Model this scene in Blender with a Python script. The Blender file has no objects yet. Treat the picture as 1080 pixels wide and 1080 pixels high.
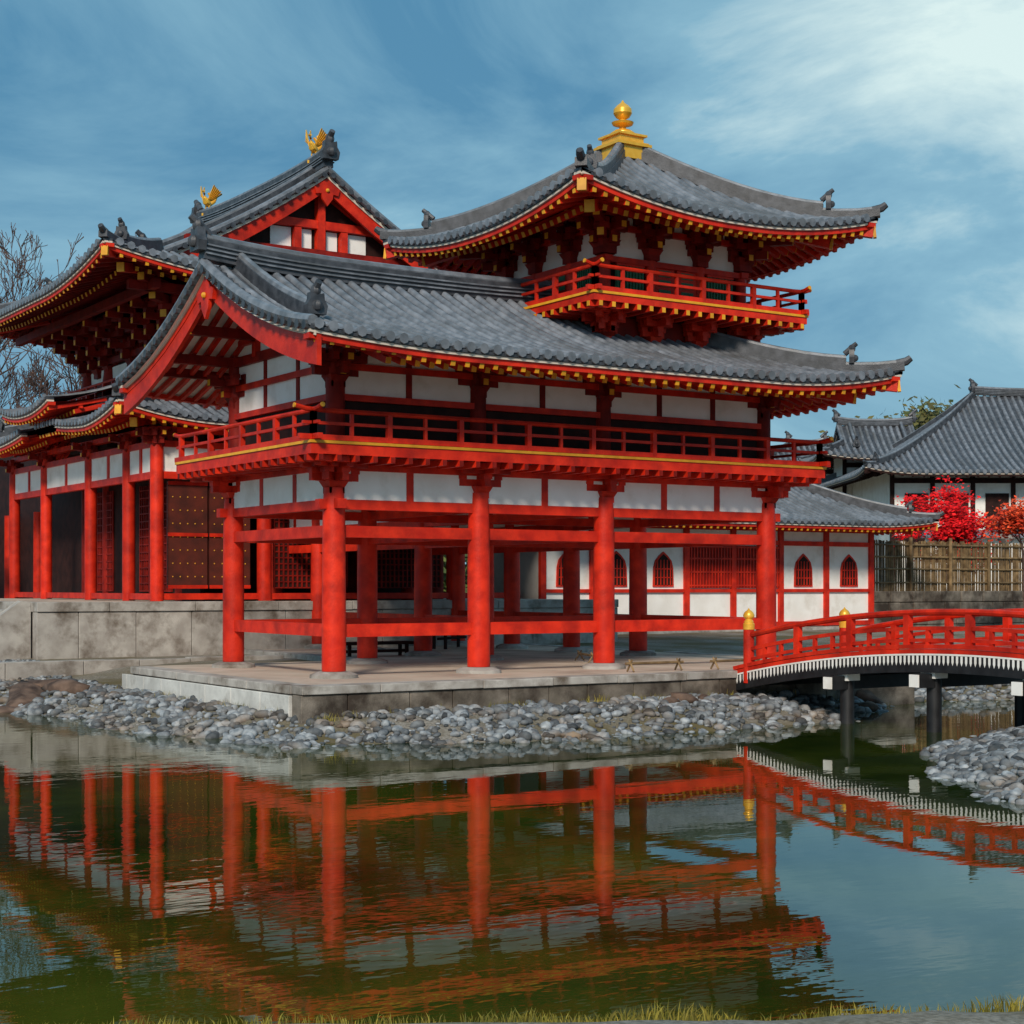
import bpy, math, random, bmesh
import numpy as np
from mathutils import Vector, Matrix
random.seed(7); rng=np.random.default_rng(7)
sc=bpy.context.scene
INF=1e9
# ------------------------------------------------------------------ materials
def mat(name,c1,c2,scale=4,rough=.6,bump=.0,bscale=30,detail=5,island=0.0,spec=.4,metal=0.,stretch=(1,1,1),lo=.35,hi=.65,c3=None,s3=1.0,lo3=.5,hi3=.7):
    m=bpy.data.materials.new(name); m.use_nodes=True
    nt=m.node_tree; N=nt.nodes; L=nt.links; N.clear()
    out=N.new('ShaderNodeOutputMaterial'); b=N.new('ShaderNodeBsdfPrincipled'); L.new(b.outputs[0],out.inputs[0])
    tc=N.new('ShaderNodeTexCoord'); mp=N.new('ShaderNodeMapping'); mp.inputs['Scale'].default_value=stretch
    L.new(tc.outputs['Object'],mp.inputs[0])
    n=N.new('ShaderNodeTexNoise'); n.inputs['Scale'].default_value=scale; n.inputs['Detail'].default_value=detail
    L.new(mp.outputs[0],n.inputs[0])
    r=N.new('ShaderNodeValToRGB'); r.color_ramp.elements[0].position=lo; r.color_ramp.elements[1].position=hi
    r.color_ramp.elements[0].color=(*c1,1); r.color_ramp.elements[1].color=(*c2,1)
    L.new(n.outputs[0],r.inputs[0]); col=r.outputs[0]
    if c3:
        n3=N.new('ShaderNodeTexNoise'); n3.inputs['Scale'].default_value=s3; n3.inputs['Detail'].default_value=7; n3.inputs['Roughness'].default_value=.62
        L.new(mp.outputs[0],n3.inputs[0])
        mr=N.new('ShaderNodeMapRange'); mr.inputs[1].default_value=lo3; mr.inputs[2].default_value=hi3
        L.new(n3.outputs[0],mr.inputs[0])
        mx=N.new('ShaderNodeMixRGB'); L.new(mr.outputs[0],mx.inputs[0]); L.new(col,mx.inputs[1]); mx.inputs[2].default_value=(*c3,1); col=mx.outputs[0]
    if island>0:
        g=N.new('ShaderNodeNewGeometry'); hs=N.new('ShaderNodeHueSaturation')
        mr=N.new('ShaderNodeMapRange'); mr.inputs[3].default_value=1-island; mr.inputs[4].default_value=1+island
        L.new(g.outputs['Random Per Island'],mr.inputs[0]); L.new(mr.outputs[0],hs.inputs['Value']); L.new(col,hs.inputs['Color']); col=hs.outputs[0]
    L.new(col,b.inputs['Base Color'])
    b.inputs['Roughness'].default_value=rough; b.inputs['Metallic'].default_value=metal
    b.inputs['Specular IOR Level'].default_value=spec
    if bump>0:
        nb=N.new('ShaderNodeTexNoise'); nb.inputs['Scale'].default_value=bscale; nb.inputs['Detail'].default_value=6
        L.new(mp.outputs[0],nb.inputs[0]); bp=N.new('ShaderNodeBump'); bp.inputs['Strength'].default_value=bump; bp.inputs['Distance'].default_value=.02
        L.new(nb.outputs[0],bp.inputs['Height']); L.new(bp.outputs[0],b.inputs['Normal'])
    return m
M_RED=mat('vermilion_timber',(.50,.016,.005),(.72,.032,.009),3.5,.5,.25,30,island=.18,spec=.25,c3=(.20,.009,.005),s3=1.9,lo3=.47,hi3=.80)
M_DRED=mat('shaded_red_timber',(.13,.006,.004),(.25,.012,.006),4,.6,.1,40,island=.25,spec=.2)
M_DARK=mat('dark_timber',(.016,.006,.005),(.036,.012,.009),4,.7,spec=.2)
M_WHITE=mat('white_plaster',(.84,.81,.76),(.92,.90,.86),2,.85,.05,60,c3=(.62,.56,.48),s3=1.5,lo3=.52,hi3=.85)
M_TILE=mat('grey_roof_tile',(.105,.12,.142),(.21,.228,.26),5,.38,.2,60,island=.13,spec=.6,c3=(.08,.08,.08),s3=.7,lo3=.48,hi3=.75)
M_TILED=mat('dark_roof_tile',(.028,.031,.038),(.072,.077,.09),6,.45,.2,60,island=.15,spec=.5)
M_GOLD=mat('gold_leaf',(.85,.42,.03),(.95,.52,.06),8,.33,.0,spec=.6,metal=.35)
M_OCHRE=mat('ochre_paint',(.64,.28,.012),(.80,.38,.022),6,.5,island=.2)
M_CREAM=mat('cream_board',(.62,.52,.43),(.74,.64,.54),5,.7)
M_GREEN=mat('green_lattice',(.02,.10,.05),(.035,.16,.08),5,.6)
M_STONE=mat('granite_blocks',(.13,.11,.085),(.26,.22,.18),2.5,.85,.5,50,island=.2,c3=(.04,.028,.02),s3=1.5,lo3=.40,hi3=.62)
M_KERB=mat('kerb_granite',(.33,.30,.27),(.48,.45,.41),3,.85,.4,50,island=.14,c3=(.13,.10,.075),s3=1.9,lo3=.48,hi3=.70)
M_STONEW=mat('pale_granite',(.50,.49,.46),(.70,.69,.65),3,.85,.3,50,island=.14,c3=(.18,.155,.13),s3=1.5,lo3=.52,hi3=.74)
M_PAVE=mat('terrace_paving',(.50,.40,.31),(.62,.51,.41),1.3,.85,.3,30,c3=(.30,.22,.17),s3=.7,lo3=.5,hi3=.75)
M_PEB=mat('pebbles',(.10,.115,.13),(.25,.265,.275),9,.7,.2,30,island=.75,c3=(.17,.12,.08),s3=1.4,lo3=.50,hi3=.70)
M_ROCK=mat('rock',(.05,.03,.022),(.17,.11,.08),4,.85,.8,9)
M_BAMB=mat('bamboo',(.10,.06,.025),(.23,.15,.07),5,.6,island=.45)
M_BARK=mat('bark',(.06,.035,.03),(.13,.08,.065),9,.9,.4,30)
M_BLACK=mat('black_lacquer',(.008,.008,.009),(.02,.02,.022),5,.5)

# ------------------------------------------------------------------ mesh helpers
def make_root(name,loc=(0,0,0),rz=0):
    e=bpy.data.objects.new(name,None); e.location=loc; e.rotation_euler=(0,0,rz); sc.collection.objects.link(e); return e
class Part:
    def __init__(s,name,m,root=None,smooth=35): s.name=name;s.m=m;s.root=root;s.v=[];s.f=[];s.smooth=smooth
    def add(s,vs,fs):
        o=len(s.v); s.v.extend(tuple(a) for a in vs); s.f.extend([tuple(i+o for i in f) for f in fs])
    def box(s,x0,x1,y0,y1,z0,z1):
        s.add([(x0,y0,z0),(x1,y0,z0),(x1,y1,z0),(x0,y1,z0),(x0,y0,z1),(x1,y0,z1),(x1,y1,z1),(x0,y1,z1)],
              [(0,3,2,1),(4,5,6,7),(0,1,5,4),(1,2,6,5),(2,3,7,6),(3,0,4,7)])
    def cb(s,x,y,z0,z1,w,d=None,top=None):
        d=d or w; k=top or 1.
        s.add([(x+a*w/2*q,y+b*d/2*q,z) for z,q in((z0,1),(z1,k)) for a,b in((-1,-1),(1,-1),(1,1),(-1,1))],
              [(0,3,2,1),(4,5,6,7),(0,1,5,4),(1,2,6,5),(2,3,7,6),(3,0,4,7)])
    def beam(s,p0,p1,w,h):
        p0=Vector(p0);p1=Vector(p1);d=(p1-p0)
        if d.length<1e-5:return
        d.normalize(); sd=d.cross(Vector((0,0,1)))
        if sd.length<1e-4: sd=Vector((1,0,0))
        sd.normalize(); up=sd.cross(d)
        vs=[p+sd*(a*w/2)+up*(b*h/2) for p in(p0,p1) for a,b in((-1,-1),(1,-1),(1,1),(-1,1))]
        s.add(vs,[(0,1,2,3),(7,6,5,4),(0,4,5,1),(1,5,6,2),(2,6,7,3),(3,7,4,0)])
    def tube(s,pts,r,n=8,cap=True,half=False):
        pts=[Vector(p) for p in pts]; k=len(pts)
        if not hasattr(r,'__len__'): r=[r]*k
        vs=[]; 
        for i,p in enumerate(pts):
            d=(pts[min(i+1,k-1)]-pts[max(i-1,0)])
            if d.length<1e-9: d=Vector((0,0,1))
            d.normalize(); ref=Vector((0,0,1)) if abs(d.z)<.95 else Vector((1,0,0))
            a=d.cross(ref).normalized(); b=a.cross(d)
            if half:
                for j in range(n):
                    t=math.pi*j/(n-1); vs.append(p+a*(math.cos(t)*r[i])+b*(math.sin(t)*r[i]))
            else:
                for j in range(n):
                    t=2*math.pi*j/n; vs.append(p+a*(math.cos(t)*r[i])+b*(math.sin(t)*r[i]))
        fs=[]; m=n-1 if half else n
        for i in range(k-1):
            for j in range(m):
                j2=(j+1)%n; fs.append((i*n+j,i*n+j2,(i+1)*n+j2,(i+1)*n+j))
        if cap and not half: fs.append(tuple(range(n))[::-1]); fs.append(tuple((k-1)*n+j for j in range(n)))
        s.add(vs,fs)
    def lathe(s,x,y,prof,n=16):
        vs=[];k=len(prof)
        for r,z in prof:
            for j in range(n):
                t=2*math.pi*j/n; vs.append((x+r*math.cos(t),y+r*math.sin(t),z))
        fs=[(i*n+j,i*n+(j+1)%n,(i+1)*n+(j+1)%n,(i+1)*n+j) for i in range(k-1) for j in range(n)]
        fs.append(tuple(range(n))[::-1]); fs.append(tuple((k-1)*n+j for j in range(n)))
        s.add(vs,fs)
    def ball(s,c,rx,ry,rz,n=10,m=6):
        vs=[];
        for i in range(m+1):
            ph=math.pi*i/m
            for j in range(n):
                t=2*math.pi*j/n; vs.append((c[0]+rx*math.sin(ph)*math.cos(t),c[1]+ry*math.sin(ph)*math.sin(t),c[2]+rz*math.cos(ph)))
        s.add(vs,[(i*n+j,i*n+(j+1)%n,(i+1)*n+(j+1)%n,(i+1)*n+j) for i in range(m) for j in range(n)])
    def prism(s,poly,off):
        n=len(poly); off=Vector(off); a=[Vector(p) for p in poly]
        s.add(a+[p+off for p in a],[tuple(range(n)),tuple(range(2*n-1,n-1,-1))]+[(i,(i+1)%n,(i+1)%n+n,i+n) for i in range(n)])
    def done(s,bevel=0):
        if not s.v: return None
        me=bpy.data.meshes.new(s.name); me.from_pydata(s.v,[],s.f); me.update()
        me.materials.append(s.m)
        if s.smooth:
            me.shade_smooth()
            try: me.set_sharp_from_angle(angle=math.radians(s.smooth))
            except Exception: pass
        o=bpy.data.objects.new(s.name,me); sc.collection.objects.link(o)
        if s.root: o.parent=s.root
        if bevel:
            b=o.modifiers.new('bevel','BEVEL'); b.width=bevel; b.segments=2; b.limit_method='ANGLE'
        return o

def parts(root,wh=M_WHITE):
    d={}
    for k,n,m in(('R','red_timber',M_RED),('D','dark_timber',M_DARK),('DR','shaded_red_timber',M_DRED),('W','plaster_panels',wh),('T','roof_tiles',M_TILE),('TD','ridge_tiles',M_TILED),
                 ('G','gold_fittings',M_GOLD),('O','ochre_tips',M_OCHRE),('C','cream_boards',M_CREAM),('V','green_windows',M_GREEN),('S','stone_base',M_KERB)):
        d[k]=Part(n,m,root)
    return d
def finish(d):
    for p in d.values(): p.done()

def ornament(T,x,y,z,dx,dy,s=1.,horn=True):
    px,py=-dy,dx
    poly=[]
    for a,b in((-.17,-.05),(.17,-.05),(.2,.1),(.14,.2),(.13,.32),(.06,.3),(0,.36),(-.06,.3),(-.13,.32),(-.14,.2),(-.2,.1)):
        poly.append((x+px*a*s,y+py*a*s,z+b*s))
    T.prism(poly,(dx*.14*s,dy*.14*s,0))
    T.ball((x+dx*.15*s,y+dy*.15*s,z+.1*s),.1*s,.1*s,.1*s,8,5)
    T.ball((x+dx*.07*s,y+dy*.07*s,z+.36*s),.10*s,.10*s,.12*s,8,6)
    if horn: T.tube([(x-dx*.12*s,y-dy*.12*s,z+.22*s),(x+dx*.1*s,y+dy*.1*s,z+.42*s),(x+dx*.2*s,y+dy*.2*s,z+.5*s)],[.08*s,.07*s,.06*s],8)

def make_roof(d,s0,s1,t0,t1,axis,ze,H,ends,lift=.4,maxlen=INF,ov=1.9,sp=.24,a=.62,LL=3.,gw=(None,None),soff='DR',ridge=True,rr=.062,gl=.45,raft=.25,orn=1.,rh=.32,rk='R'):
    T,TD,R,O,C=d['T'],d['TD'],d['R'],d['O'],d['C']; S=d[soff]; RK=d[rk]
    run=(t1-t0)/2
    XY=(lambda s,t:(s,t)) if axis=='x' else (lambda s,t:(t,s))
    def q(dd,L): return max(0.,1-max(dd,0)/L)**2
    k0=gl if ends[0] is None else 1.; k1=gl if ends[1] is None else 1.
    def lf(s,t): return lift*max(k0*q(s-s0,LL),k1*q(s1-s,LL))*q(min(t-t0,t1-t),min(LL,run))
    def prof(dd): u=dd/run; return ze+H*(a*u+(1-a)*u*u)
    def P(side,p,dd,dz=0.):
        if side==0: s,t=p,t0+dd
        elif side==1: s,t=p,t1-dd
        elif side==2: s,t=s0+dd,p
        else: s,t=s1-dd,p
        x,y=XY(s,t); return Vector((x,y,prof(max(dd,0))+lf(s,t)+dz))
    def Llong(p,m):
        L=min(run,maxlen)
        e=ends[0]
        if e is not None and (m-s0)<e: L=min(L,max(p-s0,0))
        e=ends[1]
        if e is not None and (s1-m)<e: L=min(L,max(s1-p,0))
        return L
    def Lend(p,e): return max(0,min(p-t0,t1-p,e,run,maxlen))
    segs=[]
    br=[s0]
    if ends[0] is not None: br.append(s0+min(ends[0],run))
    if ends[1] is not None and s1-min(ends[1],run)>br[-1]+.05: br.append(s1-min(ends[1],run))
    br.append(s1)
    for side in(0,1):
        for i in range(len(br)-1): segs.append((side,br[i],br[i+1]))
    for side,e in((2,ends[0]),(3,ends[1])):
        if e is not None: segs.append((side,t0,(t0+t1)/2)); segs.append((side,(t0+t1)/2,t1))
    outv={0:XY(0,-1),1:XY(0,1),2:XY(-1,0),3:XY(1,0)}
    for side,lo,hi in segs:
        m=(lo+hi)/2
        Lf=(lambda p:Llong(p,m)) if side<2 else (lambda p:Lend(p,ends[side-2]))
        n=max(1,round((hi-lo)/sp)); ow=outv[side]
        ed=[lo+(hi-lo)*i/n for i in range(n+1)]
        K=10; vs=[];fs=[]
        for p in ed:
            L=Lf(p)
            for k in range(K+1): vs.append(P(side,p,L*k/K))
        for i in range(n):
            for k in range(K): fs.append((i*(K+1)+k,(i+1)*(K+1)+k,(i+1)*(K+1)+k+1,i*(K+1)+k+1))
        TD.add(vs,fs)
        for i in range(n):
            p=(ed[i]+ed[i+1])/2+random.uniform(-.008,.008); L=Lf(p)
            if L<.15: continue
            k=max(1,round(L/.34)); pts=[];rad=[]
            for j in range(k):
                pts+= [P(side,p,L*j/k,.002),P(side,p,L*(j+.96)/k)]; rad+=[rr*1.03,rr*.955]
            T.tube(pts,rad,6,half=True)
            c=P(side,p,0,.02); o3=Vector((ow[0],ow[1],0))
            T.tube([c-o3*.04,c+o3*.035],rr*1.22,8)
        def ribbon(part,i0,i1,z0,z1):
            vs=[];fs=[]
            for p in ed:
                for dd,dz in((i0,z0),(i1,z0),(i1,z1),(i0,z1)):
                    v=P(side,p,0,dz); vs.append((v.x-ow[0]*dd,v.y-ow[1]*dd,v.z))
            for i in range(n):
                for j in range(4): fs.append((i*4+j,i*4+(j+1)%4,(i+1)*4+(j+1)%4,(i+1)*4+j))
            fs.append((0,1,2,3)); fs.append((n*4,n*4+1,n*4+2,n*4+3))
            part.add(vs,fs)
        e=.003*side
        ribbon(TD,.0+e,.2,-.062-e,-.012-e)
        ribbon(C,.025+e,.2,-.108-e,-.068-e)
        ribbon(R,.06+e,.24,-.19-e,-.112-e)
        def isg(p): return side<2 and ((gw[0] is not None and p<gw[0]) or (gw[1] is not None and p>gw[1]))
        def ovp(p): return run if isg(p) else ov
        KS=5;vs=[];fs=[]
        for p in ed:
            L=min(Lf(p),ovp(p))
            for k in range(KS+1): vs.append(P(side,p,.1+(max(L,.1)-.1)*k/KS,-.13))
        for i in range(n):
            for k in range(KS): fs.append((i*(KS+1)+k,(i+1)*(KS+1)+k,(i+1)*(KS+1)+k+1,i*(KS+1)+k+1))
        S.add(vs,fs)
        nr=max(1,round((hi-lo)/raft))
        for i in range(nr):
            p=lo+(hi-lo)*(i+.5)/nr; L=min(Lf(p),ovp(p))
            if L<.3: continue
            for t_in,dz,w,h in((.1,-.245,.08,.085),(.72,-.38,.09,.10)):
                if L<t_in+.2: continue
                if isg(p): 
                    if t_in>.5: continue
                    w,h,dz=.07,.08,-.2
                ns=4 if L>2.6 else 1
                pr=P(side,p,t_in,dz)
                for k in range(ns):
                    q1=P(side,p,t_in+(L-t_in)*(k+1)/ns,dz); RK.beam(pr,q1,w,h); pr=q1
                a0=P(side,p,t_in-.012,dz); a1=P(side,p,t_in+.01,dz); O.beam(a0,a1,w-.006,h-.006)
        for i in range(n):
            if min(Lf(ed[i]),Lf(ed[i+1]))>.8 and not isg(ed[i]):
                RK.beam(P(side,ed[i],.86,-.31),P(side,ed[i+1],.86,-.31),.07,.06)
    for e,sb,sg in((ends[0],s0,1),(ends[1],s1,-1)):
        if e is None: continue
        Lh=min(e,run,maxlen)
        for tb,tg in((t0,1),(t1,-1)):
            def hp(dd,dz=0):
                s,t=sb+sg*dd,tb+tg*dd; x,y=XY(s,t); return Vector((x,y,prof(max(dd,0))+lf(s,t)+dz))
            o=Vector((*XY(-sg,-tg),0)).normalized()
            nn=12
            for dA,zz,ww,hh in((-.02,.07,.2,.14),(.7,.18,.17,.16)):
                if Lh<dA+.6: continue
                ps=[hp(dA+(Lh-dA)*k/nn,zz) for k in range(nn+1)]
                for k in range(nn): TD.beam(ps[k],ps[k+1],ww,hh)
                T.tube([v+Vector((0,0,hh/2)) for v in ps],.065,8)
            t0_=hp(0,.12); TD.tube([t0_-o*.1,t0_+o*.06+Vector((0,0,.04)),t0_+o*.14+Vector((0,0,.10))],[.08,.075,.06],8)
            if Lh>1: ornament(TD,*hp(.66,.2),o.x,o.y,.66*orn)
            Lr=min(Lh,ov)
            R.beam(hp(.06,-.27),hp(Lr,-.27),.15,.2); O.beam(hp(.03,-.27),hp(.07,-.27),.15,.2)
            if Lr>1: R.beam(hp(.6,-.44),hp(Lr,-.44),.17,.2); O.beam(hp(.57,-.44),hp(.61,-.44),.17,.2)
    def endpos(e,sb,sg): return sb if e is None else sb+sg*min(e,run)
    sa=endpos(ends[0],s0,1); sbb=endpos(ends[1],s1,-1)
    if ridge and maxlen>run and sbb-sa>.3:
        ns=14; tm=(t0+t1)/2; ps=[]
        for k in range(ns+1):
            u=k/ns; s=sa+(sbb-sa)*u; c=.14*(abs(2*u-1)**3)
            x,y=XY(s,tm); ps.append(Vector((x,y,ze+H+rh/2-.05+c)))
        for k in range(ns):
            TD.beam(ps[k],ps[k+1],.26,rh)
            for zz,ww in((-.07,.34),(.0,.33),(.07,.32)): T.beam(ps[k]+Vector((0,0,zz)),ps[k+1]+Vector((0,0,zz)),ww,.025)
        T.tube([v+Vector((0,0,rh/2+.03)) for v in ps],.09,8)
        for v,e,sg in((ps[0],ends[0],-1),(ps[-1],ends[1],1)):
            o=XY(sg,0); ornament(TD,v.x,v.y,v.z+.02,o[0],o[1],1.0*orn)
    for e,sb,sg,w in((ends[0],s0,1,gw[0]),(ends[1],s1,-1,gw[1])):
        if e is not None and e>=run: continue
        if maxlen<run: continue
        if e is None and w is None: continue
        d0=0. if e is None else e
        g=sb if e is None else sb+sg*e
        o=XY(-sg,0)
        for tb,tg in((t0,1),(t1,-1)):
            def gp(s,dd,dz=0):
                t=tb+tg*dd; x,y=XY(s,t); return Vector((x,y,prof(dd)+(lf(s,t) if e is None else 0)+dz))
            nn=16
            T.tube([gp(g+sg*.03,d0+(run-d0)*k/nn,.05) for k in range(nn+1)],.085,8)
            nv=int((run-d0)/.23)
            for k in range(nv):
                c=gp(g,d0+(k+.5)*(run-d0)/nv,-.02); TD.tube([c+Vector((o[0],o[1],0))*.06,c-Vector((o[0],o[1],0))*.25],.07,8)
            for off,th,zt,zb,part in((.10,.07,-.13,-.46,R),(.06,.03,-.07,-.15,C)):
                vs=[];fs=[]
                for k in range(nn+1):
                    dd=d0+.02+(run-d0-.02)*k/nn; ex=.10*(1-k/nn)
                    for s_,z_ in((g+sg*off,zt),(g+sg*(off+th),zt),(g+sg*(off+th),zb-(ex if part is R else 0)),(g+sg*off,zb-(ex if part is R else 0))): vs.append(gp(s_,dd,z_))
                for k in range(nn):
                    for j in range(4): fs.append((k*4+j,k*4+(j+1)%4,(k+1)*4+(j+1)%4,(k+1)*4+j))
                fs+= [(0,1,2,3),(nn*4,nn*4+1,nn*4+2,nn*4+3)]
                part.add(vs,fs)
            sk=g+sg*.62; dl=run*.30 if e is None else max(d0*.75,run*.3)
            ps=[gp(sk,dl+(run-dl)*k/nn,.12) for k in range(nn+1)]
            for k in range(nn): TD.beam(ps[k],ps[k+1],.2,.24)
            T.tube([v+Vector((0,0,.13)) for v in ps],.075,8)
            oo=XY(0,-tg); ornament(TD,ps[0].x,ps[0].y,ps[0].z+.02,oo[0],oo[1],.85*orn)
        tm=(t0+t1)/2; zr=ze+H
        sh=[(0,-.12),(.22,-.3),(.34,-.36),(.3,-.52),(.16,-.5),(.14,-.62),(0,-.8),(-.14,-.62),(-.16,-.5),(-.3,-.52),(-.34,-.36),(-.22,-.3)]
        poly=[(*XY(g+sg*.04,tm+a_),zr+b_-.05) for a_,b_ in sh]
        R.prism(poly,(*XY(sg*.06,0),0))
        xx,yy=XY(g+sg*.03,tm); O.ball((xx,yy,zr-.47),.05,.05,.05,8,5)
    return prof,P

def _fr(x,y,z0,z1,w0,w1):
    return ([(x+a*w/2,y+b*w/2,z) for z,w in((z0,w0),(z1,w1)) for a,b in((-1,-1),(1,-1),(1,1),(-1,1))],
            [(0,3,2,1),(4,5,6,7),(0,1,5,4),(1,2,6,5),(2,3,7,6),(3,0,4,7)])
def bracket(d,x,y,z,o,tiers=3,s=1.,par=True,key='R',pw=.42):
    R,O=d[key],d['O']; ox,oy=o; l=math.hypot(ox,oy); ux,uy=ox/l,oy/l; px,py=-uy,ux
    R.cb(x,y,z,z+.1*s,.26*s); R.add(*_fr(x,y,z+.1*s,z+.2*s,.26*s,.36*s))
    for k in range(tiers):
        zz=z+(.26+.21*k)*s; L=(.3+.28*k)*s*(l if l>1.05 else 1)
        R.beam((x-ux*.3*s,y-uy*.3*s,zz),(x+ux*L,y+uy*L,zz),.12*s,.13*s)
        if key!='R': O.beam((x+ux*L,y+uy*L,zz),(x+ux*(L+.012),y+uy*(L+.012),zz),.10*s,.11*s)
        R.cb(x+ux*(L-.08*s),y+uy*(L-.08*s),zz+.06*s,zz+.15*s,.17*s)
        if par:
            for off in([0]+([L-.08*s-.28*s] if k>0 else [])):
                cx,cy=x+ux*off,y+uy*off; w=(pw+.06*k)*s
                R.beam((cx-px*w,cy-py*w,zz+.002),(cx+px*w,cy+py*w,zz+.002),.11*s,.12*s)
                for a in(-1,0,1): R.cb(cx+px*w*.85*a,cy+py*w*.85*a,zz+.062*s,zz+.148*s,.15*s)

def railing(d,x0,x1,y0,y1,z,h=.5,sides='sewn',sp=1.25,ext=.3):
    R,O=d['R'],d['O']
    runs=[]
    if 's' in sides: runs.append(((x0,y0),(x1,y0)))
    if 'n' in sides: runs.append(((x0,y1),(x1,y1)))
    if 'w' in sides: runs.append(((x0,y0),(x0,y1)))
    if 'e' in sides: runs.append(((x1,y0),(x1,y1)))
    for i,(a,b) in enumerate(runs):
        a=Vector((*a,0));b=Vector((*b,0));u=(b-a).normalized();e=.002*i
        R.beam(a-u*ext*.8+Vector((0,0,z+.05+e)),b+u*ext*.8+Vector((0,0,z+.05+e)),.075,.08)
        R.beam(a-u*ext*.6+Vector((0,0,z+h*.58+e)),b+u*ext*.6+Vector((0,0,z+h*.58+e)),.055,.045)
        ps=[a-u*ext+Vector((0,0,z+h+.05)),a-u*ext*.4+Vector((0,0,z+h+.012+e)),a+u*.2+Vector((0,0,z+h+e)),b-u*.2+Vector((0,0,z+h+e)),b+u*ext*.4+Vector((0,0,z+h+.012+e)),b+u*ext+Vector((0,0,z+h+.05))]
        R.tube(ps,.036,8)
        for c,s_ in((ps[0],-1),(ps[-1],1)): O.tube([c,c+u*s_*.02+Vector((0,0,.003))],.038,8)
        n=max(1,round((b-a).length/sp))
        for k in range(n+1):
            c=a+(b-a)*k/n; R.cb(c.x,c.y,z,z+h-.02,.08)
            if k<n:
                c2=a+(b-a)*(k+.5)/n; R.cb(c2.x,c2.y,z+.08,z+h-.03,.05)

def deck(d,x0,x1,y0,y1,z0,z1,sides='swen',jsp=.3,gb=.042):
    R,O=d['R'],d['O']
    d['DR'].box(x0+.06,x1-.06,y0+.06,y1-.06,z0+.06,z1-.012)
    for i,(sd,a) in enumerate((('s',(x0,x1,y0,y0+.06)),('n',(x0,x1,y1-.06,y1)),('w',(x0,x0+.06,y0+.06,y1-.06)),('e',(x1-.06,x1,y0+.06,y1-.06)))):
        if sd not in sides: continue
        R.box(*a,z0,z1-gb-.002)
        O.box(a[0]-(.02 if sd in 'snw' else 0),a[1]+(.02 if sd in 'sne' else 0),a[2]-(.02 if sd=='s' else 0),a[3]+(.02 if sd=='n' else 0),z1-gb,z1)
    for (ax,lo,hi,c,sg,sd) in(('x',x0,x1,y0,1,'s'),('x',x0,x1,y1,-1,'n'),('y',y0,y1,x0,1,'w'),('y',y0,y1,x1,-1,'e')):
        if sd not in sides: continue
        n=int((hi-lo)/jsp)
        for k in range(n):
            p=lo+(k+.5)*(hi-lo)/n; a=c-sg*.015; b=c+sg*.7
            A,B=((p,a,z0-.05),(p,b,z0-.05)) if ax=='x' else ((a,p,z0-.05),(b,p,z0-.05))
            R.beam(A,B,.08,.095)
            u=(Vector(A)-Vector(B)).normalized(); d['DR' if jsp>.28 else 'O'].beam(A,Vector(A)+u*.01,.07,.085)

# =================================================================== WING PAVILION WITH CORNER TOWER
root=make_root('temple_wing_pavilion'); d=parts(root)
R,W,DR,DK,O,S=d['R'],d['W'],d['DR'],d['D'],d['O'],d['S']
xs=[0,2.62,5.14,8.82]; ys=[0,3.85]; cys=[6.2,8.55,10.95,13.35]
cols=[(x,y) for x in xs for y in ys]+[(x,y) for x in(5.14,8.82) for y in cys]
for x,y in cols:
    R.lathe(x,y,[(.186,-.07),(.187,.05),(.183,1.5),(.172,2.4),(.155,2.75)],24)
    S.lathe(x,y,[(.38,-.2),(.37,-.12),(.28,-.085),(.25,-.075)],18)
def hbeam(p,q,z0,z1,w,ext=.0):
    a=Vector((*p,(z0+z1)/2));b=Vector((*q,(z0+z1)/2));u=(b-a).normalized(); R.beam(a-u*ext,b+u*ext,w,z1-z0)
rows=[((0,0),(8.82,0)),((0,3.85),(8.82,3.85)),((0,0),(0,3.85)),((8.82,0),(8.82,13.35)),((5.14,3.85),(5.14,13.35)),((2.62,0),(2.62,3.85)),((5.14,0),(5.14,3.85))]
for i,(p,q) in enumerate(rows):
    e=.003*i; fx=i<3
    if fx or i in(3,4): hbeam(p,q,.45+e,.65+e,.13)
    hbeam(p,q,1.99+e,2.17+e,.13,.0)
    hbeam(p,q,2.42+e,2.57+e,.15,.28 if fx else 0)
    if i<5:
        hbeam(p,q,3.02+e,3.18+e,.17,.3 if fx else 0)
        a=Vector((*p,0));b=Vector((*q,0));u=(b-a).normalized()
        W.beam((a+u*.02)+Vector((0,0,2.80)),(b-u*.02)+Vector((0,0,2.80)),.10,.45)
def strut(x,y,z0,z1,w=.125): R.cb(x,y,z0,z1,w)
for y in ys:
    for x in(1.31,3.88,6.4,7.6): strut(x,y,2.57,3.02)
for x in(0,8.82): strut(x,1.28,2.57,3.02); strut(x,2.56,2.57,3.02)
for y in(5,7.4,9.75,12.1):
    for x in(5.14,8.82): strut(x,y,2.57,3.02)
for x,y in cols:
    if y==0: bracket(d,x,y,2.66,(0,-1),2,.95)
    if y==3.85 and x<3: bracket(d,x,y,2.66,(0,1),2,.95)
    if x==0: bracket(d,x,y,2.663,(-1,0),2,.95)
    if x==8.82: bracket(d,x,y,2.663,(1,0),2,.95)
    if y>3.85 and x==5.14: bracket(d,x,y,2.663,(-1,0),2,.95)
for x,y,o in((0,0,(-1,-1)),(0,3.85,(-1,1)),(8.82,0,(1,-1))): bracket(d,x,y,2.669,o,2,.95,par=False)
deck(d,-.75,9.57,-.75,4.6,3.2,3.40); 
deck(d,4.4,9.57,4.603,13.4,3.203,3.403,'we')
railing(d,-.68,9.5,-.68,4.53,3.4,.45,'swe'); railing(d,4.47,9.5,4.6,13.3,3.4,.45,'we')
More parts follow.
